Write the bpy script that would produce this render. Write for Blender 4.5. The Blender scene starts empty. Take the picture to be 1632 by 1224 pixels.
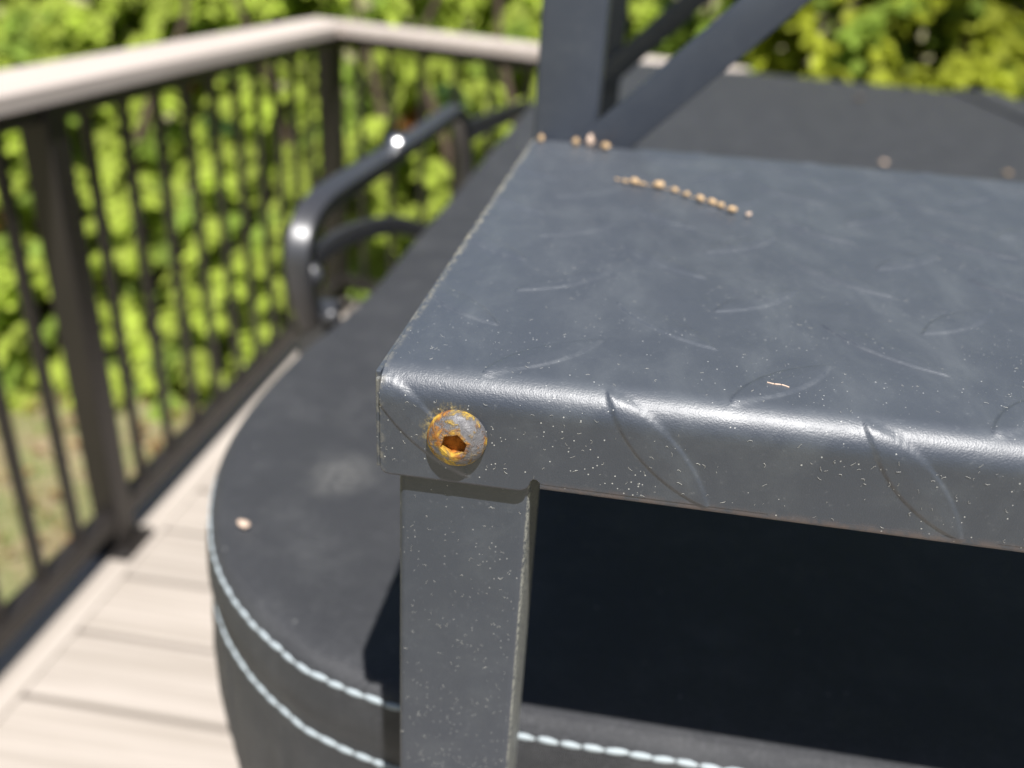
import bpy, bmesh, math, random
import numpy as np
from mathutils import Vector, Matrix
random.seed(7); rng = np.random.default_rng(7)
scn = bpy.context.scene
C = scn.collection
PI = math.pi
mm = 0.001

# ------------------------------------------------------------------ camera
def cam_axes(yaw, p, r):
    cy, sy = math.cos(yaw), math.sin(yaw)
    F = Vector((sy*math.cos(p), cy*math.cos(p), -math.sin(p)))
    R0 = Vector((cy, -sy, 0)); U0 = R0.cross(F)
    return math.cos(r)*R0 + math.sin(r)*U0, -math.sin(r)*R0 + math.cos(r)*U0, F
CR, CU, CF = cam_axes(math.radians(-6.75), math.radians(26.68), math.radians(3.742))
CO = Vector((0.04663, -0.15657, 0.07970))
cam = bpy.data.cameras.new('camera'); camo = bpy.data.objects.new('camera', cam); C.objects.link(camo)
camo.matrix_world = Matrix(((CR.x, CU.x, -CF.x, CO.x), (CR.y, CU.y, -CF.y, CO.y), (CR.z, CU.z, -CF.z, CO.z), (0, 0, 0, 1)))
cam.sensor_width = 36; cam.sensor_fit = 'HORIZONTAL'; cam.lens = 1370.9/1632*36
cam.clip_start = 0.01; cam.clip_end = 500
cam.dof.use_dof = True
cam.dof.focus_distance = (Vector((0.03, 0.0, -0.012)) - CO).dot(CF)
cam.dof.aperture_fstop = cam.lens/3.4
scn.camera = camo

# ------------------------------------------------------------------ sky, sun, exposure
SUN_AZ, SUN_EL = math.radians(21.5), math.radians(63)       # azimuth measured from -Y towards +X
sdir = Vector((math.sin(SUN_AZ)*math.cos(SUN_EL), -math.cos(SUN_AZ)*math.cos(SUN_EL), math.sin(SUN_EL)))
world = bpy.data.worlds.new('World'); scn.world = world; world.use_nodes = True
wn = world.node_tree.nodes; wl = world.node_tree.links
bg = wn['Background']; sky = wn.new('ShaderNodeTexSky'); sky.sky_type = 'NISHITA'; sky.sun_disc = False
sky.sun_elevation = SUN_EL; sky.sun_rotation = math.atan2(sdir.x, sdir.y)
wl.new(sky.outputs[0], bg.inputs[0]); bg.inputs[1].default_value = 0.05
sl = bpy.data.lights.new('sun', 'SUN'); sl.energy = 5.0; sl.angle = math.radians(0.53); sl.color = (1, 0.975, 0.945)
so = bpy.data.objects.new('sun', sl); C.objects.link(so)
so.rotation_euler = sdir.to_track_quat('Z', 'Y').to_euler(); so.location = (1, -2, 4)
scn.view_settings.view_transform = 'Standard'; scn.view_settings.look = 'None'
scn.view_settings.gamma = 1; scn.view_settings.use_curve_mapping = False
scn.view_settings.exposure = 0.55
scn.cycles.use_denoising = True
scn.cycles.max_bounces = 8; scn.cycles.transparent_max_bounces = 8

# ------------------------------------------------------------------ helpers
def obj(name, me, mat=None, parent=None):
    if isinstance(me, bmesh.types.BMesh):
        bm = me; me = bpy.data.meshes.new(name); bm.to_mesh(me); bm.free()
    o = bpy.data.objects.new(name, me); C.objects.link(o)
    if mat is not None and len(me.materials) == 0: me.materials.append(mat)
    if parent is not None: o.parent = parent
    return o
def tag(o, label=None, cat=None, group=None, kind=None):
    if label: o['label'] = label
    if cat: o['category'] = cat
    if group: o['group'] = group
    if kind: o['kind'] = kind
    return o
def thing(name, label, cat, loc=(0, 0, 0), group=None):
    o = bpy.data.objects.new(name, None); C.objects.link(o); o.location = loc; o.empty_display_size = .02
    bpy.context.view_layer.update()
    return tag(o, label, cat, group)
def child(o, p):
    o.parent = p; o.matrix_parent_inverse = Matrix.Translation(p.location).inverted(); return o
def part(name, me, mat, p):
    return child(obj(name, me, mat), p)
def smooth(o, ang=None):
    o.data.polygons.foreach_set('use_smooth', [True]*len(o.data.polygons))
    if ang is not None:
        o.data.set_sharp_from_angle(angle=math.radians(ang))
    return o
def pyd(name, v, f):
    me = bpy.data.meshes.new(name); me.from_pydata([tuple(map(float, a)) for a in v], [], [tuple(map(int, a)) for a in f]); me.update(); return me
def box(bm, x0, x1, y0, y1, z0, z1, bev=0, seg=2):
    r = bmesh.ops.create_cube(bm, size=1)
    for v in r['verts']:
        v.co = Vector(((x0+x1)/2 + v.co.x*(x1-x0), (y0+y1)/2 + v.co.y*(y1-y0), (z0+z1)/2 + v.co.z*(z1-z0)))
    if bev:
        es = list({e for v in r['verts'] for e in v.link_edges})
        bmesh.ops.bevel(bm, geom=es, offset=bev, segments=seg, affect='EDGES', profile=.5)
def bar(a, b, w, t, side, bev=.0015, seg=2):
    """rectangular bar from a to b; w across, t along `side` (a unit vector)"""
    a = Vector(a); b = Vector(b); d = (b-a); L = d.length; d.normalize()
    s = Vector(side); s = (s - d*s.dot(d)).normalized(); n = d.cross(s)
    bm = bmesh.new(); box(bm, -w/2, w/2, -t/2, t/2, 0, L, bev, seg)
    M = Matrix(((n.x, s.x, d.x, a.x), (n.y, s.y, d.y, a.y), (n.z, s.z, d.z, a.z), (0, 0, 0, 1)))
    bm.transform(M); return bm
def tube(pts, rad, n=14, cap=True, squash=1.0, box_p=1.0, twist=0.0):
    pts = [Vector(p) for p in pts]; bm = bmesh.new(); rings = []
    up = Vector((1, 0, 0)); 
    sq = lambda w_: math.copysign(abs(w_)**box_p, w_)
    for i, p in enumerate(pts):
        d = (pts[min(i+1, len(pts)-1)] - pts[max(i-1, 0)]).normalized()
        s = (up - d*up.dot(d)).normalized(); t = d.cross(s); s, t = s*math.cos(twist)+t*math.sin(twist), t*math.cos(twist)-s*math.sin(twist)
        r = rad[i] if isinstance(rad, (list, tuple)) else rad
        rings.append([bm.verts.new(p + s*sq(math.cos(2*PI*k/n))*r*squash + t*sq(math.sin(2*PI*k/n))*r) for k in range(n)])
    for a, b in zip(rings, rings[1:]):
        for k in range(n): bm.faces.new((a[k], a[(k+1) % n], b[(k+1) % n], b[k]))
    if cap: bm.faces.new(rings[0][::-1]); bm.faces.new(rings[-1])
    bmesh.ops.recalc_face_normals(bm, faces=bm.faces)
    return bm
def catmull(pts, n=8):
    P = [Vector(p) for p in pts]; P = [2*P[0]-P[1]] + P + [2*P[-1]-P[-2]]; out = []
    for i in range(1, len(P)-2):
        for k in range(n):
            t = k/n; a, b, c, d = P[i-1:i+3]
            out.append(.5*((2*b) + (c-a)*t + (2*a-5*b+4*c-d)*t*t + (-a+3*b-3*c+d)*t**3))
    out.append(P[-2]); return out

# ------------------------------------------------------------------ materials
class NT:
    def __init__(s, name):
        s.m = bpy.data.materials.new(name); s.m.use_nodes = True; s.t = s.m.node_tree; s.b = s.t.nodes['Principled BSDF']
        s.co = s.t.nodes.new('ShaderNodeTexCoord').outputs['Object']
    def n(s, k, **kw):
        x = s.t.nodes.new('ShaderNode'+k)
        for a, v in kw.items(): setattr(x, a, v)
        return x
    def ln(s, a, b): s.t.links.new(a, b)
    def setv(s, sock, v):
        if hasattr(v, 'is_linked') or isinstance(v, bpy.types.NodeSocket): s.ln(v, sock)
        else: sock.default_value = v
    def mapping(s, scale=(1, 1, 1), loc=(0, 0, 0), rot=(0, 0, 0), v=None):
        x = s.n('Mapping'); s.ln(v or s.co, x.inputs[0]); x.inputs['Scale'].default_value = scale
        x.inputs['Location'].default_value = loc; x.inputs['Rotation'].default_value = rot; return x.outputs[0]
    def noise(s, scale, detail=3, rough=.55, v=None, dist=0):
        x = s.n('TexNoise'); s.ln(v or s.co, x.inputs['Vector']); x.inputs['Scale'].default_value = scale
        x.inputs['Detail'].default_value = detail; x.inputs['Roughness'].default_value = rough; x.inputs['Distortion'].default_value = dist
        return x.outputs['Fac']
    def vor(s, scale, v=None, rand=1, feature='F1'):
        x = s.n('TexVoronoi'); x.feature = feature; s.ln(v or s.co, x.inputs['Vector']); x.inputs['Scale'].default_value = scale
        x.inputs['Randomness'].default_value = rand; return x.outputs['Distance'], x.outputs.get('Color')
    def math(s, op, a, b=0.0, c=None):
        x = s.n('Math', operation=op); s.setv(x.inputs[0], a); s.setv(x.inputs[1], b)
        if c is not None: s.setv(x.inputs[2], c)
        return x.outputs[0]
    def ramp(s, f, lo, hi, a=0.0, b=1.0):
        x = s.n('MapRange'); s.setv(x.inputs[0], f); x.inputs[1].default_value = lo; x.inputs[2].default_value = hi
        x.inputs[3].default_value = a; x.inputs[4].default_value = b; x.interpolation_type = 'SMOOTHSTEP'; return x.outputs[0]
    def mix(s, f, a, b):
        x = s.n('Mix', data_type='RGBA'); s.setv(x.inputs[0], f); s.setv(x.inputs[6], a); s.setv(x.inputs[7], b); return x.outputs[2]
    def sep(s, v=None):
        x = s.n('SeparateXYZ'); s.ln(v or s.co, x.inputs[0]); return x.outputs
    def rand(s, col):
        x = s.n('SeparateColor'); s.ln(col, x.inputs[0]); return x.outputs
    def bump(s, h, dist, strength=1.0, nrm=None):
        x = s.n('Bump'); s.ln(h, x.inputs['Height']); x.inputs['Distance'].default_value = dist; x.inputs['Strength'].default_value = strength
        if nrm: s.ln(nrm, x.inputs['Normal'])
        return x.outputs[0]
    def out(s, col=None, rough=None, nrm=None, spec=None, metal=None, **kw):
        for k, v in (('Base Color', col), ('Roughness', rough), ('Normal', nrm), ('Specular IOR Level', spec), ('Metallic', metal)):
            if v is not None: s.setv(s.b.inputs[k], v)
        for k, v in kw.items(): s.setv(s.b.inputs[k.replace('_', ' ')], v)
        return s.m
def rgb(*c): return (c[0], c[1], c[2], 1)

def powder(name, dust=1.0, tread=False, edge=None):
    s = NT(name)
    base = s.mix(s.noise(14, 3), rgb(.027, .0345, .051), rgb(.036, .045, .064))
    # thin film of pale dust, wiped in streaks
    st = s.noise(60, 5, .65, s.mapping((1, .45, 1), rot=(0, 0, .6)), .35)
    geo = s.n('NewGeometry'); upz = s.ramp(s.sep(geo.outputs['True Normal'])[2], .55, .95)
    film = s.math('ADD', s.ramp(st, .40, .80, 0, .07*dust), s.math('MULTIPLY', upz, s.ramp(st, .20, .90, .070*dust, .092*dust)))
    film2 = s.ramp(s.noise(620, 4, .7), .58, .80, 0, .14*dust)
    col = s.mix(film, base, rgb(.42, .45, .44))
    col = s.mix(film2, col, rgb(.45, .46, .47))
    # specks of dust and pollen, in drifts
    drift = s.ramp(s.noise(38, 3), .40, .66)
    for sc, r, keep, c in ((560, .055, .22, (.56, .56, .53)), (1100, .12, .60, (.50, .50, .48)), (230, .032, .08, (.66, .65, .60))):
        d, cc = s.vor(sc); q = s.rand(cc)
        on = s.math('MULTIPLY', s.math('LESS_THAN', d, s.math('MULTIPLY', q[1], r*1.6)), s.math('LESS_THAN', q[0], s.math('MULTIPLY', drift, keep)))
        col = s.mix(s.math('MULTIPLY', on, .80*min(1, dust)), col, rgb(*c))
    if tread:
        at = s.n('Attribute', attribute_name='crease')
        m = s.math('MULTIPLY', at.outputs['Fac'], s.ramp(s.noise(160, 4, .7), .40, .75, .0, .12))
        col = s.mix(m, col, rgb(.42, .43, .42))
        # pollen-yellow rust weeping round the bolt
        x = s.n('VectorMath', operation='SUBTRACT'); s.ln(s.co, x.inputs[0]); x.inputs[1].default_value = (.0166, 0, -.0134)
        l = s.n('VectorMath', operation='LENGTH'); s.ln(x.outputs[0], l.inputs[0])
        sp = s.sep(x.outputs[0])
        up = s.ramp(s.math('ADD', s.math('MULTIPLY', sp[0], -1.1), sp[2]), .001, .009)
        near = s.ramp(s.math('ADD', l.outputs['Value'], s.math('MULTIPLY', s.noise(600, 4, .7), .005)), .0080, .0108, 1, 0)
        m = s.math('MULTIPLY', s.math('MULTIPLY', near, up), s.ramp(s.noise(1300, 3, .7), .38, .70))
        col = s.mix(s.math('MULTIPLY', m, .6), col, rgb(.55, .42, .14))
        ed = s.math('MULTIPLY', s.ramp(s.sep()[0], .0004, .0016, 1, 0), s.ramp(s.noise(210, 5, .75), .44, .60))
        ed = s.math('MULTIPLY', ed, s.ramp(s.sep()[1], .004, .16, .25, 1))
        col = s.mix(s.math('MULTIPLY', ed, .7), col, rgb(.50, .45, .32))
        # brown reflection painted into the colour along the lower hem
        low = s.math('MULTIPLY', s.ramp(s.sep()[2], -.0246, -.0215, 1, 0), s.ramp(s.noise(260, 4, .7), .35, .6))
        low = s.math('MULTIPLY', low, s.ramp(s.sep()[0], .034, .040))
        col = s.mix(s.math('MULTIPLY', low, .55), col, rgb(.16, .10, .075))
    if edge:
        sp = s.sep()
        d = s.math('ABSOLUTE', s.math('SUBTRACT', sp[0], edge))
        m = s.math('MULTIPLY', s.ramp(sp[0], edge-.0007, edge-.0002), s.ramp(s.noise(1100, 4, .75), .40, .58, .12, 1))
        col = s.mix(s.math('MULTIPLY', m, .5), col, rgb(.52, .51, .42))
    pe = s.noise(2600, 2, .5)
    nb = s.bump(pe, .00009, .7)
    nb = s.bump(s.noise(850, 2), .00008, .5, nb)
    rough = s.ramp(s.noise(90, 3), .3, .7, .43, .49)
    return s.out(col, rough, nb, 1.0)
M_TREAD = powder('black powder coat tread', 1.0, True)
M_LEG = powder('black powder coat leg', .7, False, .0333)
M_FRAME = powder('black powder coat frame', .55)

SMUDGE = (-.075, .187, -.155)      # a dusty smudge left on the cover near the leg
def vinyl(name):
    s = NT(name)
    col = s.mix(s.noise(9, 4), rgb(.023, .0240, .0275), rgb(.035, .036, .0405))
    dn = s.ramp(s.noise(26, 6, .75), .42, .8, 0, .11)
    col = s.mix(dn, col, rgb(.30, .30, .30))
    col = s.mix(s.ramp(s.noise(800, 3, .7), .45, .75, 0, .07), col, rgb(.45, .46, .48))
    sv = s.n('VectorMath', operation='SUBTRACT'); s.ln(s.co, sv.inputs[0]); sv.inputs[1].default_value = SMUDGE
    sl_ = s.n('VectorMath', operation='LENGTH'); s.ln(sv.outputs[0], sl_.inputs[0])
    sm_ = s.math('MULTIPLY', s.ramp(s.math('ADD', sl_.outputs['Value'], s.math('MULTIPLY', s.noise(60, 5, .7), .03)), .022, .040, 1, 0), s.ramp(s.noise(240, 4, .7), .40, .70, .05, .26))
    col = s.mix(sm_, col, rgb(.40, .39, .36))
    d, cc = s.vor(150); q = s.rand(cc)
    on = s.math('MULTIPLY', s.math('LESS_THAN', d, .07), s.math('LESS_THAN', q[0], .22))
    col = s.mix(s.math('MULTIPLY', on, .5), col, rgb(.5, .5, .48))
    w1 = s.n('TexWave'); s.ln(s.mapping((1, 1, 1)), w1.inputs['Vector']); w1.inputs['Scale'].default_value = 420; w1.bands_direction = 'X'
    w2 = s.n('TexWave'); s.ln(s.mapping((1, 1, 1), rot=(.7, 0, 0)), w2.inputs['Vector']); w2.inputs['Scale'].default_value = 420; w2.bands_direction = 'Y'
    weave = s.math('ADD', w1.outputs['Fac'], w2.outputs['Fac'])
    nb = s.bump(weave, .00022, .6); nb = s.bump(s.noise(40, 5, .65), .0016, .5, nb)
    return s.out(col, .58, nb, .5, Sheen_Weight=.04, Sheen_Roughness=.5)
M_VINYL = vinyl('black marine vinyl')
def thread():
    s = NT('pale grey thread')
    w = s.n('TexWave'); s.ln(s.mapping((1, 1, 1), rot=(0, 0, .5)), w.inputs['Vector']); w.inputs['Scale'].default_value = 500
    col = s.mix(s.noise(300, 3), rgb(.36, .42, .45), rgb(.54, .59, .61))
    return s.out(col, .7, s.bump(w.outputs['Fac'], .0002, .6), .3)
M_THREAD = thread()
def boardmat(name, a, b, axis):
    s = NT(name); sc = (.35, 14, 14) if axis == 'x' else (14, .35, 14)
    oi = s.n('ObjectInfo')
    v = s.n('VectorMath', operation='ADD'); s.ln(s.mapping(sc), v.inputs[0]); 
    cmb = s.n('CombineXYZ'); s.ln(s.math('MULTIPLY', oi.outputs['Random'], 40), cmb.inputs[0]); s.ln(cmb.outputs[0], v.inputs[1])
    g = s.noise(4, 6, .65, v.outputs[0], .4); g2 = s.noise(22, 4, .6, v.outputs[0])
    col = s.mix(s.ramp(g, .35, .68), rgb(*a), rgb(*b))
    k = s.n('HueSaturation'); s.ln(col, k.inputs['Color']); s.ln(s.ramp(oi.outputs['Random'], 0, 1, .92, 1.06), k.inputs['Value'])
    return s.out(k.outputs[0], .62, s.bump(g2, .0006, .5), .35)
M_DECK = boardmat('weathered composite board', (.365, .32, .275), (.49, .435, .385), 'x')
M_BORDER = boardmat('composite border board', (.365, .32, .275), (.49, .435, .385), 'y')
M_CAP = boardmat('composite rail cap', (.48, .41, .36), (.60, .525, .465), 'y')
def bronze():
    s = NT('bronze black aluminium')
    col = s.mix(s.noise(6, 4), rgb(.016, .014, .013), rgb(.030, .025, .022))
    return s.out(col, .42, s.bump(s.noise(600, 2), .0001, .3), .5)
M_BRONZE = bronze()
def lifter():
    s = NT('satin black steel tube')
    return s.out(s.mix(s.noise(20, 3), rgb(.030, .031, .036), rgb(.05, .05, .055)), .40, s.bump(s.noise(500, 2), .0001, .3), 1.0)
M_LIFT = lifter()
def steel():
    s = NT('zinc plated steel')
    return s.out(s.mix(s.noise(60, 3), rgb(.55, .55, .55), rgb(.72, .71, .70)), .28, None, .5, 1.0)
M_STEEL = steel()
def rust():
    s = NT('flaking rusty bolt')
    n1 = s.noise(420, 6, .7, None, .6); n2 = s.noise(210, 4, .6, s.mapping(loc=(.3, .1, .7))); n3 = s.noise(900, 3, .6)
    grey = s.mix(n3, rgb(.07, .07, .08), rgb(.22, .21, .21))
    orange = s.mix(s.noise(500, 3), rgb(.17, .06, .012), rgb(.46, .19, .03))
    yellow = s.mix(s.noise(700, 4, .7), rgb(.30, .15, .02), rgb(.74, .52, .07))
    sp = s.sep()   # object space: bolt axis along Y, z up; lower left and rim keep more rust
    bias = s.math('ADD', s.math('MULTIPLY', s.math('ADD', sp[0], s.math('MULTIPLY', sp[2], .9)), -16), n1)
    r2 = s.math('SQRT', s.math('ADD', s.math('MULTIPLY', sp[0], sp[0]), s.math('MULTIPLY', sp[2], sp[2])))
    bias = s.math('ADD', bias, s.ramp(r2, .0029, .0038, .12, 0))
    bias = s.math('ADD', bias, s.ramp(r2, .0058, .0064, 0, .15))
    m = s.ramp(bias, .45, .64)
    col = s.mix(m, grey, s.mix(s.ramp(n2, .40, .56), orange, yellow))
    sock = s.math('MULTIPLY', s.ramp(r2, .0026, .0031, 1, 0), s.ramp(sp[1], -.0029, -.0015, 0, 1))
    col = s.mix(sock, col, s.mix(n1, rgb(.26, .07, .006), rgb(.60, .22, .02)))
    h = s.math('ADD', s.math('MULTIPLY', m, .6), n1)
    return s.out(col, s.ramp(m, 0, 1, .38, .8), s.bump(h, .0006, .8), .5)
M_RUST = rust()
def seedmat(name, a, b):
    s = NT(name); return s.out(s.mix(s.noise(700, 4), rgb(*a), rgb(*b)), .6, s.bump(s.noise(1200, 3), .0003, .6), .4)
M_SEED = seedmat('tan husk', (.40, .24, .11), (.74, .54, .32))
M_PETAL = seedmat('pale husk', (.60, .42, .30), (.78, .62, .50))
M_LINT = NT('pale lint').out(rgb(.42, .41, .37), .8)
def plain(name, c, r=.6, **kw):
    s = NT(name); return s.out(s.mix(s.noise(12, 4), rgb(*[x*.85 for x in c]), rgb(*[min(1, x*1.12) for x in c])), r, **kw)
M_CAB = plain('dark synthetic cabinet', (.05, .045, .042), .55)
M_BARK = plain('brown bark', (.09, .06, .04), .85)
def leafmat():
    s = NT('evergreen leaf')
    a = s.n('Attribute', attribute_name='tint'); 
    col = a.outputs['Color']
    s.out(col, .6, None, .2)
    tr = s.n('BsdfTranslucent'); s.ln(col, tr.inputs['Color'])
    mx = s.n('MixShader'); mx.inputs[0].default_value = .52
    s.ln(s.b.outputs[0], mx.inputs[1]); s.ln(tr.outputs[0], mx.inputs[2])
    s.ln(mx.outputs[0], s.t.nodes['Material Output'].inputs['Surface'])
    return s.m
M_LEAF = leafmat()
def lawn():
    s = NT('dry lawn soil')
    a = s.mix(s.ramp(s.noise(5, 6, .7), .38, .6), rgb(.33, .26, .16), rgb(.22, .24, .10))
    a = s.mix(s.ramp(s.noise(30, 5, .7), .5, .7), a, rgb(.52, .40, .26))
    return s.out(a, .9, s.bump(s.noise(60, 5, .7), .02, .7), .2)
M_LAWN = lawn()

# ================================================================== THE SETTING
ZD = -1.140          # deck surface
ZG = -1.80           # lawn
bm = bmesh.new()
r = bmesh.ops.create_grid(bm, x_segments=60, y_segments=60, size=60)
for v in bm.verts: v.co.z = ZG
ground = obj('ground', bm, M_LAWN); tag(ground, kind='structure')

deck = obj('deck', pyd('deck', [], []), M_DECK); tag(deck, kind='structure')
FC = Vector((-0.929, 2.729))                    # inner corner of the railing caps
FD = Vector((0.674, -0.271)).normalized()       # direction of the rear railing
FN = Vector((-FD.y, FD.x))                      # pointing outward, away from the deck
def xlim(y): return min(2.3, FC.x + (FC.y-y)/0.271*0.674 + .12) if y > 1.5 else 2.3
def board(x0, x1, y0, y1, mat):
    bm = bmesh.new(); box(bm, x0, x1, y0, y1, ZD-.025, ZD, .004, 2); return child(obj('deck_board', bm, mat), deck)
PITCH = .166; y = .990 - PITCH*14 + .0
while y < 2.75:
    board(-.903, xlim(y+PITCH), y+.006, y+PITCH-.006, M_DECK); y += PITCH
board(-1.060, -.906, -1.4, 2.78, M_BORDER)
for yy in (-1.2, -.3, .6, 1.5, 2.3):
    bm = bmesh.new(); box(bm, -1.0, (2.0 if yy < 1.5 else xlim(yy)-.25), yy, yy+.04, ZD-.17, ZD-.03); part('joist', bm, M_BARK, deck)
for yy in (-1.2, .6, 2.3):
    for xx in (-.95, .1):
        bm = bmesh.new(); box(bm, xx, xx+.09, yy+.05, yy+.14, ZG-.1, ZD-.03); part('deck_post', bm, M_BARK, deck)
bm = bmesh.new(); box(bm, -1.075, -1.05, -1.4, 2.8, ZD-.20, ZD-.031)
part('fascia', bm, M_BORDER, deck)

# ---- railings
ZC0, ZC1 = -.1965, -.168        # cap underside and top
CAPW = .175
def cap_mesh(p0, p1, q0, q1):
    """prism: p = inner edge points, q = outer edge points (xy), rounded long edges"""
    n = 9; v = []; f = []
    prof = [(0, ZC0), (0, ZC1-.006), (.0025, ZC1-.0015), (.008, ZC1), (.5, ZC1), (1-.008, ZC1), (1-.0025, ZC1-.0015), (1, ZC1-.006), (1, ZC0)]
    for (a, b) in ((p0, q0), (p1, q1)):
        for t, z in prof: v.append((a[0]+(b[0]-a[0])*t, a[1]+(b[1]-a[1])*t, z))
    for k in range(n): f.append((k, (k+1) % n, n+(k+1) % n, n+k))
    f.append(tuple(range(n))[::-1]); f.append(tuple(range(n, 2*n)))
    me = pyd('rail_cap', v, f); bm = bmesh.new(); bm.from_mesh(me); bmesh.ops.recalc_face_normals(bm, faces=bm.faces); bm.to_mesh(me); bm.free(); return me
# mitre: outer corner
outer_x = FC.x - CAPW
tt = ((outer_x - FC.x) - FN.x*CAPW)/FD.x
OCN = Vector((outer_x, FC.y + FN.y*CAPW + FD.y*tt))
BX = -.970                       # baluster line of the left railing
rl = thing('deck_railing', 'long dark metal railing with tan board cap on the left side of the deck', 'railing', (BX, 1.25, ZD), 'deck railings')
part('rail_cap', cap_mesh((FC.x, -1.4), (FC.x, FC.y), (outer_x, -1.4), OCN), M_CAP, rl)
def lrail(name, z0, z1, w):
    bm = bmesh.new(); box(bm, BX-w/2, BX+w/2, -1.4, 2.74, z0, z1, .004, 2); return part(name, bm, M_BRONZE, rl)
lrail('upper_rail', ZC0-.034, ZC0-.002, .044)
lrail('bottom_rail', ZD+.062, ZD+.100, .044)
def lpost(y, plate=True):
    bm = bmesh.new(); box(bm, BX-.029, BX+.029, y-.029, y+.029, ZD+.012, ZC0-.003, .004, 2); p = part('post', bm, M_BRONZE, rl)
    bm = bmesh.new(); box(bm, BX-.056, BX+.056, y-.056, y+.056, ZD+.001, ZD+.012, .003, 1)
    q = obj('base_plate', bm, M_BRONZE); q.parent = p; q.matrix_parent_inverse = p.matrix_parent_inverse.copy(); 
    q.matrix_parent_inverse = Matrix.Identity(4)
    q.parent = p
    for sx in (-1, 1):
        for sy in (-1, 1):
            bm = bmesh.new(); bmesh.ops.create_uvsphere(bm, u_segments=12, v_segments=8, radius=.011)
            for v in bm.verts: v.co = Vector((v.co.x, v.co.y, max(0, v.co.z*.8))) + Vector((BX+sx*.044, y+sy*.044, ZD+.012))
            bo = obj('anchor_bolt', bm, M_BRONZE); bo.parent = p
    return p
for yy in (-.55, 1.25): lpost(yy)
bal = bmesh.new(); box(bal, -.0095, .0095, -.0095, .0095, ZD+.098, ZC0-.033, .002, 1)
balm = bpy.data.meshes.new('baluster'); bal.to_mesh(balm); bal.free(); balm.materials.append(M_BRONZE)
def baluster(p, x, y, rz=0):
    o = bpy.data.objects.new('baluster', balm); C.objects.link(o); o.location = (x, y, 0); o.rotation_euler.z = rz; return child(o, p)
for k in range(11):
    if 1.372 + k*.1290 < 2.66: baluster(rl, BX, 1.372 + k*.1290)
for k in range(20):
    yy = 1.125 - k*.1180
    if abs(yy+.55) > .06 and yy > -1.35: baluster(rl, BX, yy)

rr = thing('deck_railing', 'short dark metal railing with tan board cap behind the hot tub cover', 'railing', (FC.x, FC.y, ZD), 'deck railings')
REND = 1.30
e = FC + FD*REND; eo = e + FN*CAPW
part('rail_cap', cap_mesh(FC, e, OCN, eo), M_CAP, rr)
BO = .045
def rbar(name, z0, z1, w):
    a = FC + FN*BO - FD*.085; b = FC + FN*BO + FD*REND; zc = (z0+z1)/2
    return part(name, bar((a.x, a.y, zc), (b.x, b.y, zc), z1-z0, w, (FN.x, FN.y, 0), .004), M_BRONZE, rr)
rbar('upper_rail', ZC0-.034, ZC0-.002, .044); rbar('bottom_rail', ZD+.062, ZD+.100, .044)
ang = math.atan2(FD.y, FD.x)
def rpost(s):
    c = FC + FN*BO + FD*s; bm = bmesh.new(); box(bm, -.033, .033, -.033, .033, ZD+.002, ZC0-.003, .004, 2)
    bm.transform(Matrix.Translation((c.x, c.y, 0)) @ Matrix.Rotation(ang, 4, 'Z')); return part('post', bm, M_BRONZE, rr)
rpost(-.088); rpost(REND-.04)
for k in range(1, 10):
    c = FC + FN*BO + FD*(-.088 + k*.1285)
    if k*.1285 < REND-.1: baluster(rr, c.x, c.y, ang)

# ================================================================== HOT TUB AND COVER
HC = -.155
# outline (counter-clockwise): front-left rounded, far edge slightly out of square, fold hinge at the right
XL, YF = -.138, .0528
HX = .800
CORNER = [(-.138, .50), (-.138, .45), (-.140, .41), (-.144, .365), (-.149, .325), (-.1505, .287), (-.150, .25), (-.147, .2185), (-.142, .193), (-.136, .173), (-.128, .152), (-.118, .132), (-.107, .115), (-.095, .1008), (-.079, .086), (-.061, .0735), (-.046, .0655), (-.020, .0580), (.005, .0545), (.035, .0530), (.07, .0528), (.11, .0528)]
def base_outline():
    pts = []; r = .205; xl = -.138
    yfar = lambda x: 2.223 - .167*x
    pts.append((HX, yfar(HX))); pts.append((.45, yfar(.45)))
    cx, cy = xl+r, yfar(xl+r)-r
    for k in range(17):
        a_ = math.radians(80.5+(180-80.5)*k/16); pts.append((cx+r*math.cos(a_), cy+r*math.sin(a_)))
    for k in range(1, 12): pts.append((xl, cy+(.50-cy)*k/12))
    pts += [(p.x, p.y) for p in catmull([(x, y, 0) for x, y in CORNER], 4)]
    for k in range(1, 21): pts.append((.11+(HX-.11)*k/20, .0528))
    return pts
BASE = base_outline()
def outline(inset=0.0):
    out = []; n = len(BASE)
    for i, (x, y) in enumerate(BASE):
        a, b = BASE[max(i-1, 0)], BASE[min(i+1, n-1)]
        dx, dy = b[0]-a[0], b[1]-a[1]; L = math.hypot(dx, dy); nx, ny = -dy/L, dx/L
        if i in (0, n-1): nx, ny = 0, math.copysign(1, ny)
        out.append((x+nx*inset, y+ny*inset))
    return out
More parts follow.
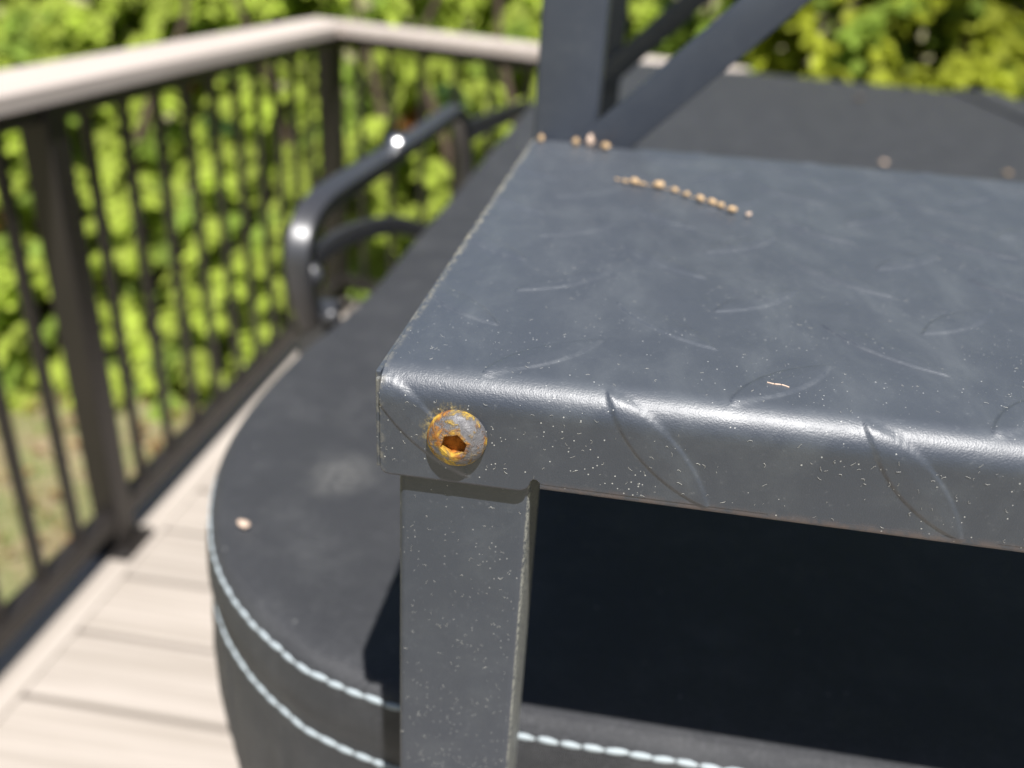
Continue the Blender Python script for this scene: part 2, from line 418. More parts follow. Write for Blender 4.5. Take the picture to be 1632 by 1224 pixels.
def cover_mesh():
    # rings from the middle of the top outwards, over the rolled edge, down the skirt
    R = .010
    rings = [(.09, .0), (.045, .0), (.028, .0), (.020, 0.0)]
    for k in range(1, 8):
        a = PI/2*k/7; rings.append((R*(1-math.sin(a))+.0, -R*(1-math.cos(a))))
    rings += [(-.0015, -.016), (-.002, -.024), (-.0005, -.031), (.0, -.034), (-.001, -.040), (-.003, -.06), (-.003, -.09), (-.001, -.120), (.002, -.135)]
    v = []; f = []; n = None
    for ins, dz in rings:
        o = outline(ins)
        n = len(o)
        for i, (x, y) in enumerate(o):
            w = .0012*math.sin(i*1.7)*math.sin(i*.43+1) if dz < -.05 else 0
            v.append((x, y - w, HC+dz))
    m = len(rings)
    for a in range(m-1):
        for i in range(n-1):
            f.append((a*n+i, (a+1)*n+i, (a+1)*n+i+1, a*n+i+1))
    # fill the middle with a fan of strips between mirrored points
    f.append(tuple(range(n)))
    return pyd('panel', v, f)
cover = thing('hot_tub_cover', 'black padded vinyl hot tub cover with rounded corners and pale stitching', 'cover', (.8, 1.1, HC-.14))
cp = smooth(part('panel', cover_mesh(), M_VINYL, cover)); 
bmx = bmesh.new(); bmx.from_mesh(cp.data); bmesh.ops.recalc_face_normals(bmx, faces=bmx.faces)
if sum(f_.normal.z*f_.calc_area() for f_ in bmx.faces) < 0: bmesh.ops.reverse_faces(bmx, faces=bmx.faces)
bmx.to_mesh(cp.data); bmx.free()
# second half beyond the hinge, and the hinge strip between them
bm = bmesh.new(); box(bm, HX+.055, 1.80, YF, 2.06, HC-.135, HC, .012, 4); smooth(part('panel', bm, M_VINYL, cover), 40)
bm = bmesh.new(); box(bm, HX-.020, HX+.075, YF-.002, 2.105, HC+.0005, HC+.0065, .002, 2); part('hinge_flap', bm, M_VINYL, cover)
# stitching: every stitch a short fat capsule laid along the seam
def stitch_mesh():
    L, r = .0077, .00132; bm = bmesh.new(); N = 7; n = 8; rings = []
    for k in range(N):
        t = k/(N-1); x = (t-.5)*L; rad = r*max(.55, math.sin(PI*min(max(t, .07), .93))**.28)
        rings.append([bm.verts.new((x, rad*.95*math.cos(2*PI*j/n) + .0003*(t-.5), rad*math.sin(2*PI*j/n))) for j in range(n)])
    for a, b in zip(rings, rings[1:]):
        for j in range(n): bm.faces.new((a[j], a[(j+1) % n], b[(j+1) % n], b[j]))
    bm.faces.new(rings[0][::-1]); bm.faces.new(rings[-1]); bmesh.ops.recalc_face_normals(bm, faces=bm.faces)
    me = bpy.data.meshes.new('stitch'); bm.to_mesh(me); bm.free(); me.materials.append(M_THREAD)
    me.polygons.foreach_set('use_smooth', [True]*len(me.polygons)); return me
SM = stitch_mesh()
def stitch_row(ins, dz, s_from, s_to, tilt):
    o = outline(ins)[::-1]         # from the hinge along the front, round the corner, up the left
    acc = 0; last = 0; step = .0079; cnt = 0; nxt = s_from
    for (x0, y0), (x1, y1) in zip(o, o[1:]):
        L = math.hypot(x1-x0, y1-y0)
        while nxt < acc + L and nxt < s_to:
            t = (nxt-acc)/L; s = bpy.data.objects.new('stitch', SM); C.objects.link(s)
            dip = min(1, max(0, (nxt-tilt)/.06)) if tilt else 0
            s.location = (x0+(x1-x0)*t, y0+(y1-y0)*t, HC+dz-.010*dip*dip+random.uniform(-.0002, .0002))
            k = random.uniform(.93, 1.05); s.scale = (k, 1, 1)
            s.rotation_euler = (0, random.uniform(-.05, .05), math.atan2(y1-y0, x1-x0) + random.uniform(-.05, .05)); child(s, cover); cnt += 1
            nxt += step
        acc += L
    return cnt
FRONT = HX - .035
stitch_row(.0012, -.0065, FRONT-.26, FRONT+.42, FRONT+.215)
stitch_row(-.0001, -.0365, FRONT-.20, FRONT+.36, 0)
# the tub itself under the cover
bm = bmesh.new()
for (ins, z0, z1) in ((.025, ZD+.04, HC-.20),):
    o = outline(ins); o2 = [(x, y) for x, y in o] + [(1.78, YF+ins), (1.78, 2.0)]
    vs = [[bm.verts.new((x, y, z)) for x, y in o2] for z in (z0, z1)]
    n = len(o2)
    for i in range(n): bm.faces.new((vs[0][i], vs[0][(i+1) % n], vs[1][(i+1) % n], vs[1][i]))
    bm.faces.new(vs[1]); bm.faces.new(vs[0][::-1])
bmesh.ops.recalc_face_normals(bm, faces=bm.faces)
tub = thing('hot_tub', 'dark hot tub cabinet under the black cover', 'hot tub', (.8, 1.1, ZD))
part('cabinet', bm, M_CAB, tub)
bm = bmesh.new()
o = outline(.006); o2 = o + [(1.795, YF+.006), (1.795, 2.03)]
vs = [[bm.verts.new((x, y, z)) for x, y in o2] for z in (HC-.199, HC-.136)]
n = len(o2)
for i in range(n): bm.faces.new((vs[0][i], vs[0][(i+1) % n], vs[1][(i+1) % n], vs[1][i]))
bm.faces.new(vs[1]); bm.faces.new(vs[0][::-1]); bmesh.ops.recalc_face_normals(bm, faces=bm.faces)
part('rim', bm, M_CAB, tub)
bm = bmesh.new(); box(bm, XL+.12, 1.7, YF+.12, 1.95, ZD+.001, ZD+.039); part('base', bm, M_CAB, tub)

# ---- cover lifter on the left side of the tub
LX = -.20
lf = thing('cover_lifter', 'bent black steel cover lifter arm beside the left edge of the cover', 'cover lifter', (LX, .48, HC-.3))
P = [(LX, .486, -.215), (LX, .470, -.188), (LX, .459, -.160), (LX, .459, -.138), (LX, .474, -.122), (LX, .505, -.1145), (LX, .55, -.1135), (LX, .66, -.1165), (LX, .78, -.119), (LX, .92, -.121), (LX, 1.03, -.122), (LX, 1.075, -.130), (LX, 1.105, -.150), (LX, 1.135, -.19), (LX, 1.15, -.25), (LX, 1.16, -.33)]
smooth(part('arm_tube', tube(catmull(P, 8), .0098, 28, True, 1.0, .30, .25), M_LIFT, lf), 50)
LP = [(LX+.004, .478, -.150), (LX+.008, .53, -.150), (LX+.012, .60, -.160), (LX+.018, .69, -.181), (LX+.026, .80, -.222)]
smooth(part('link_bar', tube(catmull(LP, 6), .0095, 20, True, .35, .5), M_LIFT, lf), 50)
part('rear_link', bar((LX, 1.13, -.165), (LX+.005, 1.80, -.226), .034, .008, (1, 0, 0), .002), M_LIFT, lf)
bm = bmesh.new(); box(bm, LX-.012, LX+.016, .472, .512, -.37, -.196, .004, 2); part('pivot_block', bm, M_LIFT, lf)
bm = bmesh.new(); box(bm, LX+.018, LX+.064, .476, .515, -.40, -.24, .004, 2); part('mount_plate', bm, M_LIFT, lf)
def knob(name, p, r, axis, mat):
    bm = bmesh.new(); bmesh.ops.create_uvsphere(bm, u_segments=20, v_segments=12, radius=r)
    for v in bm.verts: v.co.z *= .6
    q = Vector(axis).to_track_quat('Z', 'Y').to_matrix().to_4x4(); bm.transform(Matrix.Translation(p) @ q)
    return smooth(part(name, bm, mat, lf))
knob('bolt', (LX+.022, .770, -.213), .0085, (.5, -.7, .5), M_STEEL)
knob('bolt', (LX+.020, .470, -.196), .0065, (.3, -.9, .3), M_LIFT)
knob('bolt', (LX+.006, .466, -.160), .010, (.2, -.9, .4), M_LIFT)
knob('collar_screw', (LX+.004, .735, -.106), .011, (.2, -.6, .8), M_STEEL)
bm = bmesh.new(); box(bm, -.165, -.14, .42, .58, HC-.34, HC-.22, .004, 2); part('wall_bracket', bm, M_LIFT, lf)

# ================================================================== THE METAL STEP STAND
W, D = .620, .2615
RF = .0072
stand = thing('metal_step_stand', 'black powder coated metal step with embossed leaf pattern and rusty corner bolt', 'step stand', (.2, .13, ZD))
# profile in arc length v: v>RF top (y=v), then the fold, then the front face downwards
ARC = PI/2*RF
def prof(v):
    if v >= RF: return v, 0.0, 0.0, 1.0
    a = (RF-v)/RF
    if a <= PI/2: return RF-RF*math.sin(a), -RF+RF*math.cos(a), -math.sin(a), math.cos(a)
    return 0.0, -RF-(RF-v-ARC), -1.0, 0.0
def lens_one(U, V, cu, cv, ang):
    ca, sa = math.cos(math.radians(ang)), math.sin(math.radians(ang))
    du, dv = U-cu, V-cv; p = du*ca+dv*sa; q = -du*sa+dv*ca
    hw = 4.2*np.clip(1-(p/17.4)**2, 0, None)**.9; d = hw-np.abs(q)
    e_ = np.clip((d+.15)/.75, 0, 1); e_ = e_*e_*(3-2*e_)
    near = np.abs(p) < 17.4
    return np.where(near, e_*(.66+.34*np.clip(d/4.2, 0, 1)), 0)*.58, np.where(near, np.exp(-((d-.1)/.42)**2), 0)
LUGS = [(u0+51.6*i, v0+50.6*j, a_) for (u0, v0, a_) in ((33.0, 16.5, 45), (59.5, 42.5, -45)) for i in range(-2, 12) for j in range(-2, 6)]
def lens_h(U, V, crease=False):
    """raised leaf-shaped lugs, two diagonal sets"""
    U = np.atleast_2d(U).astype(float); V = np.atleast_2d(V).astype(float); H = np.zeros_like(U); K = np.zeros_like(U)
    cu_, rv0, rv1 = U[0], V.min(1), V.max(1)
    for cu, cv, a_ in LUGS:
        ci = np.nonzero(np.abs(cu_-cu) < 18)[0]
        ri = np.nonzero((rv1 > cv-18) & (rv0 < cv+18))[0]
        if len(ci) == 0 or len(ri) == 0: continue
        sl_ = np.ix_(ri, ci); h, k = lens_one(U[sl_], V[sl_], cu, cv, a_)
        H[sl_] = np.maximum(H[sl_], h); K[sl_] = np.maximum(K[sl_], k)
    return (H, K) if crease else H
def lens_at(x, v):
    h = 0.0
    for cu, cv, a_ in LUGS:
        if abs(x-cu) < 18 and abs(v-cv) < 18: h = max(h, float(lens_one(np.array(x), np.array(v), cu, cv, a_)[0]))
    return h
us = np.unique(np.round(np.concatenate([np.arange(0, 3, .25), np.arange(3, 30, .36), np.arange(30, 37, .12), np.arange(37, 150, .36), np.arange(150, 230, .6), np.arange(230, W*1000+.1, 2.5)]), 3))
us = us[np.concatenate([[True], np.diff(us) > .05])]
vtop = np.concatenate([np.arange(D*1000, 150, -.8), np.arange(150, 85, -.5), np.arange(85, RF*1000+.3, -.34)])
varc = RF*1000 - np.linspace(0, ARC*1000, 13)
zf = np.arange(RF*1000+.35, 20.01, .36)         # front face depth
tb = np.linspace(0, 1, 12)[1:]
def zbot(u):
    # lower edge of the front face in mm: bolt tab, rounded notch, then the long lip
    if u < 33.4:
        z = 25.3
        if u < 2.0: z -= 2.0-math.sqrt(max(0, 4-(2.0-u)**2))
        if u > 30.6: z -= 2.8-math.sqrt(max(0, 2.8**2-(u-30.6)**2))
        return z
    if u < 35.2:
        t = (u-33.4)/1.8
        return 21.9 + .5*abs(2*t-1)**3 if t > .2 else 22.4
    return min(23.0, 22.3+(u-35.2)*1.0)
cols = []
U = np.array(us); nU = len(U)
rows = [('t', v) for v in vtop] + [('a', v) for v in varc] + [('f', z) for z in zf] + [('b', t) for t in tb]
nR = len(rows)
VV = np.zeros((nR, nU)); Yc = np.zeros((nR, nU)); Zc = np.zeros((nR, nU)); NY = np.zeros((nR, nU)); NZ = np.zeros((nR, nU))
zb = np.array([zbot(u) for u in U])
for r_, (k, q) in enumerate(rows):
    if k in 'ta':
        y_, z_, ny, nz = prof(q*mm); Yc[r_] = y_*1000; Zc[r_] = z_*1000; NY[r_] = ny; NZ[r_] = nz; VV[r_] = q
    else:
        z_ = np.full(nU, q) if k == 'f' else 20.0+(zb-20.0)*q
        Zc[r_] = -z_; NY[r_] = -1; VV[r_] = RF*1000-ARC*1000-(z_-RF*1000)
UU = np.tile(U, (nR, 1))
H, KR = lens_h(UU, VV, True)
# gentle hand-made waviness of thin sheet
H += .10*np.sin(UU/37+.6)*np.sin(VV/29+1) + .05*np.sin(UU/13)*np.sin(VV/17)
co = np.stack([UU, Yc+NY*H, Zc+NZ*H], -1).reshape(-1, 3)*mm
idx = np.arange(nR*nU).reshape(nR, nU)
fc = np.stack([idx[:-1, :-1], idx[1:, :-1], idx[1:, 1:], idx[:-1, 1:]], -1).reshape(-1, 4)
def npmesh(name, co, fc, smooth_=True):
    me = bpy.data.meshes.new(name); me.vertices.add(len(co)); me.vertices.foreach_set('co', np.asarray(co, np.float32).ravel())
    k = fc.shape[1]; me.loops.add(fc.size); me.loops.foreach_set('vertex_index', fc.ravel().astype(np.int32))
    me.polygons.add(len(fc)); me.polygons.foreach_set('loop_start', np.arange(0, fc.size, k, dtype=np.int32))
    me.polygons.foreach_set('use_smooth', np.full(len(fc), smooth_)); me.update(); me.validate(); return me
tm = npmesh('tread', co, fc)
at_ = tm.attributes.new('crease', 'FLOAT', 'POINT'); at_.data.foreach_set('value', KR.ravel().astype(np.float32))
tread = part('tread', tm, M_TREAD, stand)
tread['label'] = 'dusty black embossed tread plate with folded front lip'
md = tread.modifiers.new('thickness', 'SOLIDIFY'); md.thickness = .0019; md.offset = -1; md.use_rim = True; md.use_rim_only = True
# rolled hem under the long lip
v = []; f = []
xs = np.concatenate([np.arange(35.6, 170, 1.0), np.arange(170, W*1000+.1, 5)])
pr = [(0.0, -22.6)] + [(1.5-1.5*math.cos(a), -23.3-1.5*math.sin(a)) for a in np.linspace(0, PI/2, 8)] + [(6, -24.8), (13, -24.8), (13, -23.4), (2.2, -23.2)]
for x in xs:
    for y_, z_ in pr:
        hb = lens_at(x, RF*1000-ARC*1000-(abs(z_)-RF*1000)) if y_ < 1.4 else 0
        v.append((x*mm, (y_-hb-.0)*mm, (z_-.25*hb)*mm))
n = len(pr)
for i in range(len(xs)-1):
    for k in range(n): f.append((i*n+k, (i+1)*n+k, (i+1)*n+(k+1) % n, i*n+(k+1) % n))
f.append(tuple(range(n))); f.append(tuple(range((len(xs)-1)*n, len(xs)*n))[::-1])
hem = smooth(part('hem', pyd('hem', v, f), M_TREAD, stand), 50)
# side flange at the left end, its raw edge just proud of the plate
bm = bmesh.new(); box(bm, -.0014, -.0002, .0020, D-.002, -.0238, -.0012, .0003, 2); part('side_flange', bm, M_TREAD, stand)
bm = bmesh.new(); box(bm, -.0010, -.0001, .0006, .0019, -.0240, -.0022, .0003, 2); part('corner_tab', bm, M_TREAD, stand)
# legs
def leg(x0, y0, ztop, zbot_, mat=M_LEG, s=.030):
    bm = bmesh.new(); box(bm, x0, x0+s, y0, y0+s, zbot_, ztop, .0018, 4)
    return smooth(part('leg', bm, mat, stand), 40)
leg(.0034, .0026, -.0030, ZD+.001); leg(W-.0334, .0026, -.0030, ZD+.001)
# rear uprights carry the added shade shelf; they stand on the cover
def post(x0, y0, z0, z1):
    bm = bmesh.new(); box(bm, x0, x0+.030, y0, y0+.030, z0, z1, .0018, 4); return smooth(part('upright', bm, M_FRAME, stand), 40)
ZP = HC+.0008
for x0 in (-.0008, W-.0292):
    post(x0, .2625, ZP, .300); post(x0, .665, ZP, .300)
def brace(y, sx=1):
    a = (.0100, y, -.0225) if sx > 0 else (W-.0100, y, -.0225)
    b = (.300, y, .268) if sx > 0 else (W-.300, y, .268)
    return smooth(part('brace', bar(a, b, .0195, .008, (0, 1, 0), .0012), M_FRAME, stand), 40)
brace(.2600+.0005); brace(.660)
bm = bmesh.new(); box(bm, -.001, W, .240, .700, .300, .303, .001, 2); box(bm, -.001, W, .240, .2416, .276, .2995)  # unseen shelf above the frame, added to keep the rear brace in shade
part('shade_shelf', bm, M_FRAME, stand)
# the bolt, axis along -Y
def bolt_mesh():
    nA = 96; v = []; f = []; Rb, Hb = 6.5, 4.3
    def hexr(a, af=2.55):
        k = ((a+PI/6) % (PI/3))-PI/6
        return af/math.cos(k)
    rings = []
    ts = [('o', 1.0, 0.2), ('o', 1.0, -.5)] + [('d', t) for t in np.linspace(0, 1, 22)]
    for q in ts:
        ring = []
        for k in range(nA):
            a = 2*PI*k/nA
            if q[0] == 'o': r_, y_ = Rb, q[2]
            else:
                rin = hexr(a+.25) ; r_ = Rb + (rin-Rb)*q[1]
                y_ = -.5 - (Hb-.5)*math.sqrt(max(0, 1-(r_/Rb)**2.1))
            ring.append((r_*math.cos(a), y_, r_*math.sin(a)))
        rings.append(ring)
    for dy, sc in ((.5, .97), (1.4, .96), (2.4, .93)):
        ring = []
        for k in range(nA):
            a = 2*PI*k/nA; rin = hexr(a+.25)*sc; y_ = -.5-(Hb-.5)*math.sqrt(max(0, 1-(2.7/Rb)**2.1))+dy
            ring.append((rin*math.cos(a), y_, rin*math.sin(a)))
        rings.append(ring)
    for ring in rings: v += [(x*mm, y_*mm, z*mm) for x, y_, z in ring]
    for i in range(len(rings)-1):
        for k in range(nA): f.append((i*nA+k, i*nA+(k+1) % nA, (i+1)*nA+(k+1) % nA, (i+1)*nA+k))
    c = len(v); v.append((0, rings[-1][0][1]*mm+.0005, 0)); b0 = (len(rings)-1)*nA
    for k in range(nA): f.append((b0+k, b0+(k+1) % nA, c))
    # pitted, flaking surface
    from mathutils import noise as mn
    out = []
    for p in v:
        q = Vector(p)*1000; d = mn.fractal(q*1.1, 1.0, 2.0, 3)*.06 + mn.noise(q*.35)*.10
        rr_ = math.hypot(q.x, q.z)
        dirv = Vector((q.x, q.y*1.2-1, q.z)).normalized() if rr_ > 2.4 else Vector((-q.x, 0, -q.z)).normalized()
        q += dirv*d; 
        if rr_ < 3.4: q.x += .14*mn.noise(q*.6+Vector((3, 1, 7))); q.z += .14*mn.noise(q*.6+Vector((9, 4, 2)))
        out.append(tuple(q*mm))
    me = pyd('bolt', out, f); bm = bmesh.new(); bm.from_mesh(me); bmesh.ops.recalc_face_normals(bm, faces=bm.faces); bm.to_mesh(me); bm.free(); return me
bo = smooth(obj('bolt', bolt_mesh(), M_RUST), 50); bo.location = (.0171, -.0001, -.0136); child(bo, stand)
bo['label'] = 'rusty yellow and grey button head bolt with hex socket'
# right-hand corner bolt, out of the picture to the right
b2 = bo.copy(); C.objects.link(b2); b2.location = (W-.0171, -.0001, -.0136); del b2['label']; child(b2, stand)

# ================================================================== SMALL DEBRIS
def blob_mesh(name, lx, ly, lz, seed, mat, amp=.18):
    from mathutils import noise as mn
    bm = bmesh.new(); bmesh.ops.create_icosphere(bm, subdivisions=2, radius=1)
    for v_ in bm.verts:
        k = 1+amp*mn.noise(v_.co*1.7+Vector((seed, seed*.7, 1)))
        v_.co = Vector((v_.co.x*lx*k, v_.co.y*ly*k, v_.co.z*lz*k))
    me = bpy.data.meshes.new(name); bm.to_mesh(me); bm.free(); me.materials.append(mat)
    me.polygons.foreach_set('use_smooth', [True]*len(me.polygons)); return me
sm = [blob_mesh('seed', .0021, .0016, .0012, k, M_SEED) for k in range(4)]
cat = thing('seed_catkin', 'broken catkin of tan seeds lying on the black tread', 'catkin', (.065, .175, .0006))
chain = [(42.8, 188), (46.5, 187), (50.3, 185.6), (53, 184.5), (58.5, 182.5), (64.5, 179), (69.5, 172.5), (74, 168), (78.4, 163.5), (81.5, 160), (84.5, 156)]
for i, (x, y_) in enumerate(chain):
    s = bpy.data.objects.new('seed', sm[i % 4]); C.objects.link(s); k = random.uniform(.70, 1.15)*(.5 if i in (0, 1, 3) else 1)
    s.scale = (k, k, k); s.location = (x*mm+random.uniform(-.0008, .0008), y_*mm+random.uniform(-.0012, .0012), .0010+.0008*k); s.rotation_euler = (random.uniform(-.4, .4), random.uniform(-.4, .4), random.uniform(-1, .3)); child(s, cat)
part('stalk', tube([(x*mm, y_*mm, .0012) for x, y_ in chain], .00016, 6), M_SEED, cat)
def crumb(name, label, cat_, loc, size, mat, seed, group=None):
    o = obj(name, blob_mesh(name, size[0], size[1], size[2], seed, mat, .75)); o.location = loc; o.rotation_euler = (.1, .15, seed)
    return tag(o, label, cat_, group)
crumb('seed_husk', 'largest tan husk at the foot of the upright where the brace meets it', 'husk', (.0345, .2500, .0018), (.0040, .0017, .0014), M_SEED, 2)
crumb('seed_husk', 'small pale husk on the tread left of the brace foot', 'husk', (.0270, .2535, .0028), (.0018, .0018, .0026), M_PETAL, 3)
crumb('seed_husk', 'tiny tan husk in front of the upright between its middle and the brace', 'husk', (.0205, .2530, .0020), (.0016, .0016, .0018), M_SEED, 4)
crumb('seed_husk', 'tiny tan husk at the left corner of the upright', 'husk', (.0042, .2535, .0019), (.0014, .0014, .0016), M_SEED, 5)
crumb('seed_husk', 'pale husk lying on the rounded front corner of the cover', 'husk', (-.103, .136, HC+.0022), (.0027, .0022, .0012), M_PETAL, 6)
crumb('seed_husk', 'tan husk on the cover just behind the back edge of the tread', 'husk', (.387, 1.085, HC+.008), (.0052, .004, .0028), M_PETAL, 7)
crumb('seed_husk', 'faint brown husk on the cover near the right end of the tread', 'husk', (.548, 1.085, HC+.008), (.005, .004, .002), M_SEED, 8)
crumb('seed_husk', 'brown husk on the cover beside the hinge flap', 'husk', (.862, 1.80, HC+.0085), (.008, .006, .003), M_PETAL, 9)
crumb('seed_husk', 'dull brown husk on the far half of the sunlit cover', 'husk', (.495, 1.765, HC+.008), (.009, .007, .003), M_BARK, 10)
crumb('seed_husk', 'tiny loose husk just right of the catkin on the tread', 'husk', (.0905, .1530, .0012), (.0012, .0009, .0007), M_PETAL, 11)
crumb('seed_husk', 'tiny dark crumb in front of the brace foot on the tread', 'husk', (.0305, .2460, .0011), (.0010, .0008, .0007), M_BARK, 12)
tw = obj('dry_stalk', tube(catmull([(.0812, .0148, .0006), (.0824, .0142, .0007), (.0842, .0144, .0006), (.0856, .0136, .0006)], 5), [.00016]*16, 7), M_PETAL); tag(tw, 'tiny pale dry stalk on the tread just behind the front fold', 'stalk')
# lint and fibres stuck to the paint
def lint():
    v = []; f = []
    def fibre(p, t1, t2, nrm):
        L = random.uniform(.35, 1.3)*mm; a = random.uniform(0, 2*PI); cur = random.uniform(-2.6, 2.6); n = 6
        w = random.uniform(.018, .036)*mm; q = Vector(p); pts = []
        for k in range(n):
            pts.append(q.copy()); d = t1*math.cos(a)+t2*math.sin(a); q = q+d*(L/(n-1)); a += cur/(n-1)+random.uniform(-.4, .4)
        b = len(v)
        for k, q in enumerate(pts):
            d = (pts[min(k+1, n-1)]-pts[max(k-1, 0)]).normalized(); s = d.cross(nrm)*w
            v.extend([tuple(q-s), tuple(q+nrm*w*1.6), tuple(q+s)])
        for k in range(n-1):
            for j in range(2): f.append((b+k*3+j, b+k*3+j+1, b+k*3+4+j, b+k*3+3+j))
    X, Y_, Z_ = Vector((1, 0, 0)), Vector((0, 1, 0)), Vector((0, 0, 1))
    for _ in range(150):      # front lip
        x, z = random.uniform(.001, .16), -random.uniform(.005, .0225)
        vv = RF*1000-ARC*1000-(-z*1000-RF*1000); h = lens_at(x*1000, vv)
        fibre((x, -(h+.12)*mm, z), X, Z_, -Y_)
    for _ in range(140):      # leg
        x, z = random.uniform(.005, .0318), -random.uniform(.028, .135); fibre((x, .0026-.00004, z), X, Z_, -Y_)
    for _ in range(260):     # tread
        x, yv = random.uniform(.001, .20), .006+.20*random.random()**1.6
        h = lens_at(x*1000, yv*1000); fibre((x, yv, (h+.10)*mm), X, Y_, Z_)
    return pyd('lint', v, f)
lt = obj('lint', lint(), M_LINT); tag(lt, 'fine pale lint and dust fibres stuck to the black paint', 'lint', kind='stuff')

# ================================================================== PLANTS
def unit(a): return a/np.maximum(1e-9, np.linalg.norm(a, axis=-1, keepdims=True))
def foliage(P, A, LB, COL, nf=15, per=8, leaf=(.034, .0120), flen=.11, LS=None):
    """boughs: P origin, A axis, LB length, COL tint; each carries nf sprays of paired leaflets (one kite each)"""
    nb = len(P); U = rng.uniform
    t = U(.05, 1, (nb, nf, 1)); sg = np.where(rng.random((nb, nf, 1)) < .5, -1, 1)
    Z = np.array([0, 0, 1.]); side = unit(np.cross(A, Z) + U(-.15, .15, (nb, 3)))[:, None]
    base = P[:, None] + A[:, None]*LB[:, None, None]*t + Z*(-.35*LB[:, None, None]*t*t) + U(-.012, .012, (nb, nf, 3))
    d = unit(A[:, None]*U(.35, .9, (nb, nf, 1)) + side*sg*U(.2, .95, (nb, nf, 1)) + Z*U(-.35, .30, (nb, nf, 1)))
    fl = flen*(1.1-.6*t)*U(.7, 1.25, (nb, nf, 1))
    s2 = unit(np.cross(d, Z) + U(-.3, .3, (nb, nf, 3)))
    k = ((np.arange(per)+.5)/per)[None, None, :, None]
    q = base[:, :, None] + d[:, :, None]*fl[:, :, None]*k - Z*(.35*fl[:, :, None]*k*k)           # nb,nf,per,3
    q = np.repeat(q[:, :, :, None], 2, 3); S = np.array([-1, 1.])[None, None, None, :, None]
    ax = unit(d[:, :, None, None]*.75 + s2[:, :, None, None]*S*.8 + Z*U(-.3, .2, q.shape[:-1]+(1,)))
    wv = unit(np.cross(ax, np.array([.15, -.62, .75]) + U(-.55, .55, q.shape)))*leaf[1]*U(.75, 1.25, q.shape[:-1]+(1,))
    sc_ = LS[:, None, None, None, None]; wv = wv*sc_
    ll = sc_*leaf[0]*(1.15-.6*k[..., None])*U(.8, 1.2, q.shape[:-1]+(1,))
    V = np.stack([q, q+ax*ll*.45+wv, q+ax*ll, q+ax*ll*.45-wv], -2).reshape(-1, 3)
    F = np.arange(len(V)).reshape(-1, 4)
    T = np.broadcast_to(COL[:, None, None, None], q.shape)*U(.8, 1.2, q.shape[:-1]+(1,))*(.8+.35*t[:, :, None, None])
    me = npmesh('foliage', V, F, False)
    at = me.attributes.new('tint', 'FLOAT_COLOR', 'FACE'); T = T.reshape(-1, 3)
    at.data.foreach_set('color', np.c_[T, np.ones(len(T))].astype(np.float32).ravel())
    return me
def lime():
    r_ = random.random()
    if r_ < .74: k = random.uniform(.85, 1.2); return (.52*k, .61*k, .11*k)
    if r_ < .95: k = random.uniform(.7, 1.2); return (.36*k, .48*k, .09*k)
    if r_ < .985: k = random.uniform(.7, 1.1); return (.06*k, .12*k, .03*k)
    return (.34, .14, .04)
from mathutils import noise as mnz
def hedge(name, label, x0, x1, yfront, ztop, green, stems, cell=.135, lb=(.10, .20), flen=.10, droop=(-.85, .15), zmin=.06, lean=.62):
    h = thing(name, label, 'hedge', ((x0+x1)/2, yfront((x0+x1)/2)+.4, ZG))
    P = []; A = []; L = []; K = []; S = []
    for layer, (dep, cs, ls) in enumerate(((0, cell, 1.0), (.15, cell, 1.1), (.30, cell*1.1, 1.25), (.50, cell*1.45, 2.0), (.75, cell*1.45, 2.4))):
        nx = int((x1-x0)/cs); nz = int((ztop-ZG)/cs)
        for i in range(nx):
            for j in range(nz):
                if layer == 0 and random.random() < .08: continue
                x = x0+(i+.5+random.uniform(-.48, .48))*cs; z = ZG+zmin+(j+.5+random.uniform(-.48, .48))*cs
                lump = .20*mnz.noise(Vector((x*2.1, 3.3, z*2.3))) + .12*mnz.noise(Vector((x*5, 7, z*5)))
                zz = (z-ZG)/(ztop-ZG); belly = .12*math.sin(PI*min(1, max(0, zz)*1.05))
                P.append((x, yfront(x)+lump+lean*(z-ZG)+dep+.10, z)); S.append(ls)
                A.append((random.uniform(-.9, .9), -random.uniform(.25, 1), random.uniform(*droop))); L.append(random.uniform(*lb)); K.append(green())
    part('foliage', foliage(np.array(P), unit(np.array(A)), np.array(L), np.array(K), flen=flen, LS=np.array(S)), M_LEAF, h)
    for i in range(stems):
        x = x0+(x1-x0)*(i+.5)/stems; y_ = yfront(x)+.5+lean*.4
        pts = [(x, y_, ZG-.05)] + [(x+random.uniform(-.08, .08)*k, y_+random.uniform(-.05, .05)*k, ZG+(ztop-ZG)*.22*k) for k in range(1, 5)]
        smooth(part('trunk', tube(catmull(pts, 3), [max(.008, .035-.0022*k) for k in range(13)], 8), M_BARK, h))
    return h
hedge('evergreen_hedge', 'bright green evergreen hedge on the lawn beyond the left railing', -4.6, -1.30, lambda x: 2.72+.05*math.sin(x*3), .55, lime, 6)
hedge('evergreen_hedge', 'green evergreen hedge directly behind the short rear railing', -1.30, .30, lambda x: 2.78-.20*(x+1.3), .55, lime, 4)
def gold():
    k = random.uniform(.75, 1.2)
    return (.48*k, .52*k, .055*k) if random.random() < .72 else (.28*k, .38*k, .06*k)
hedge('golden_shrub', 'golden green feathery shrub rising behind the far right edge of the cover', .30, 2.9, lambda x: 2.20-.04*x, .55, gold, 5, .125, (.20, .36), .075, (-.6, .1), .06, .30)

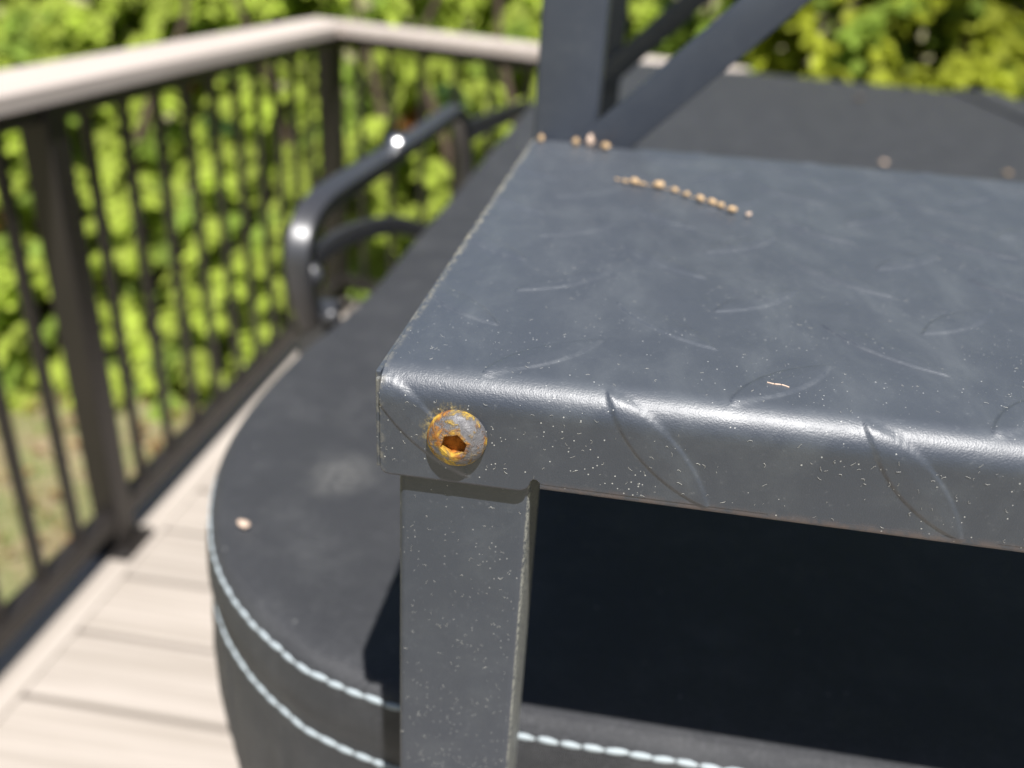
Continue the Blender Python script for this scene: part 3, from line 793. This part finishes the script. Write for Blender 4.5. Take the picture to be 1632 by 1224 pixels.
# lawn: blades and fallen leaves, too many to count
def blades():
    V = []; F = []; T = []
    for i in range(26000):
        x, y_ = random.uniform(-3.6, -1.08), random.uniform(.2, 3.0)
        if mnz.noise(Vector((x*2.3, y_*2.3, 0))) + random.uniform(-.5, .5) < -.12: continue
        a = random.uniform(0, 2*PI); h = random.uniform(.02, .055); w = .0028
        dx, dy = math.cos(a)*w, math.sin(a)*w; lx, ly = random.uniform(-.03, .03), random.uniform(-.03, .03); b = len(V)
        V += [(x-dx, y_-dy, ZG), (x+dx, y_+dy, ZG), (x+lx, y_+ly, ZG+h)]; F.append((b, b+1, b+2))
        k = random.uniform(.7, 1.2); T.append((.32*k, .36*k, .10*k) if random.random() < .6 else (.50*k, .42*k, .22*k))
    me = npmesh('grass', np.array(V), np.array(F), False)
    at = me.attributes.new('tint', 'FLOAT_COLOR', 'FACE'); at.data.foreach_set('color', np.c_[np.array(T), np.ones(len(T))].astype(np.float32).ravel()); return me
g = obj('grass', blades(), M_LEAF); tag(g, 'thin dry yellow green lawn grass seen through the railing', 'grass', kind='stuff')
def litter():
    V = []; F = []; T = []
    for i in range(900):
        x, y_ = random.uniform(-3.6, -1.10), random.uniform(.3, 3.1)
        if random.random() > .35 + .65*(y_ > 2.3): continue
        a = random.uniform(0, 2*PI); s = random.uniform(.018, .04); b = len(V); z = ZG+random.uniform(.015, .05)
        ca, sa = math.cos(a)*s, math.sin(a)*s
        V += [(x+ca, y_+sa, z), (x-sa*.45, y_+ca*.45, z+random.uniform(0, .012)), (x-ca, y_-sa, z), (x+sa*.45, y_-ca*.45, z+random.uniform(0, .012))]; F.append((b, b+1, b+2, b+3))
        k = random.uniform(.6, 1.2); T.append((.42*k, .23*k, .11*k))
    me = npmesh('fallen_leaves', np.array(V), np.array(F), False)
    at = me.attributes.new('tint', 'FLOAT_COLOR', 'FACE'); at.data.foreach_set('color', np.c_[np.array(T), np.ones(len(T))].astype(np.float32).ravel()); return me
l_ = obj('fallen_leaves', litter(), M_LEAF); tag(l_, 'brown fallen leaves scattered over the lawn', 'leaves', kind='stuff')
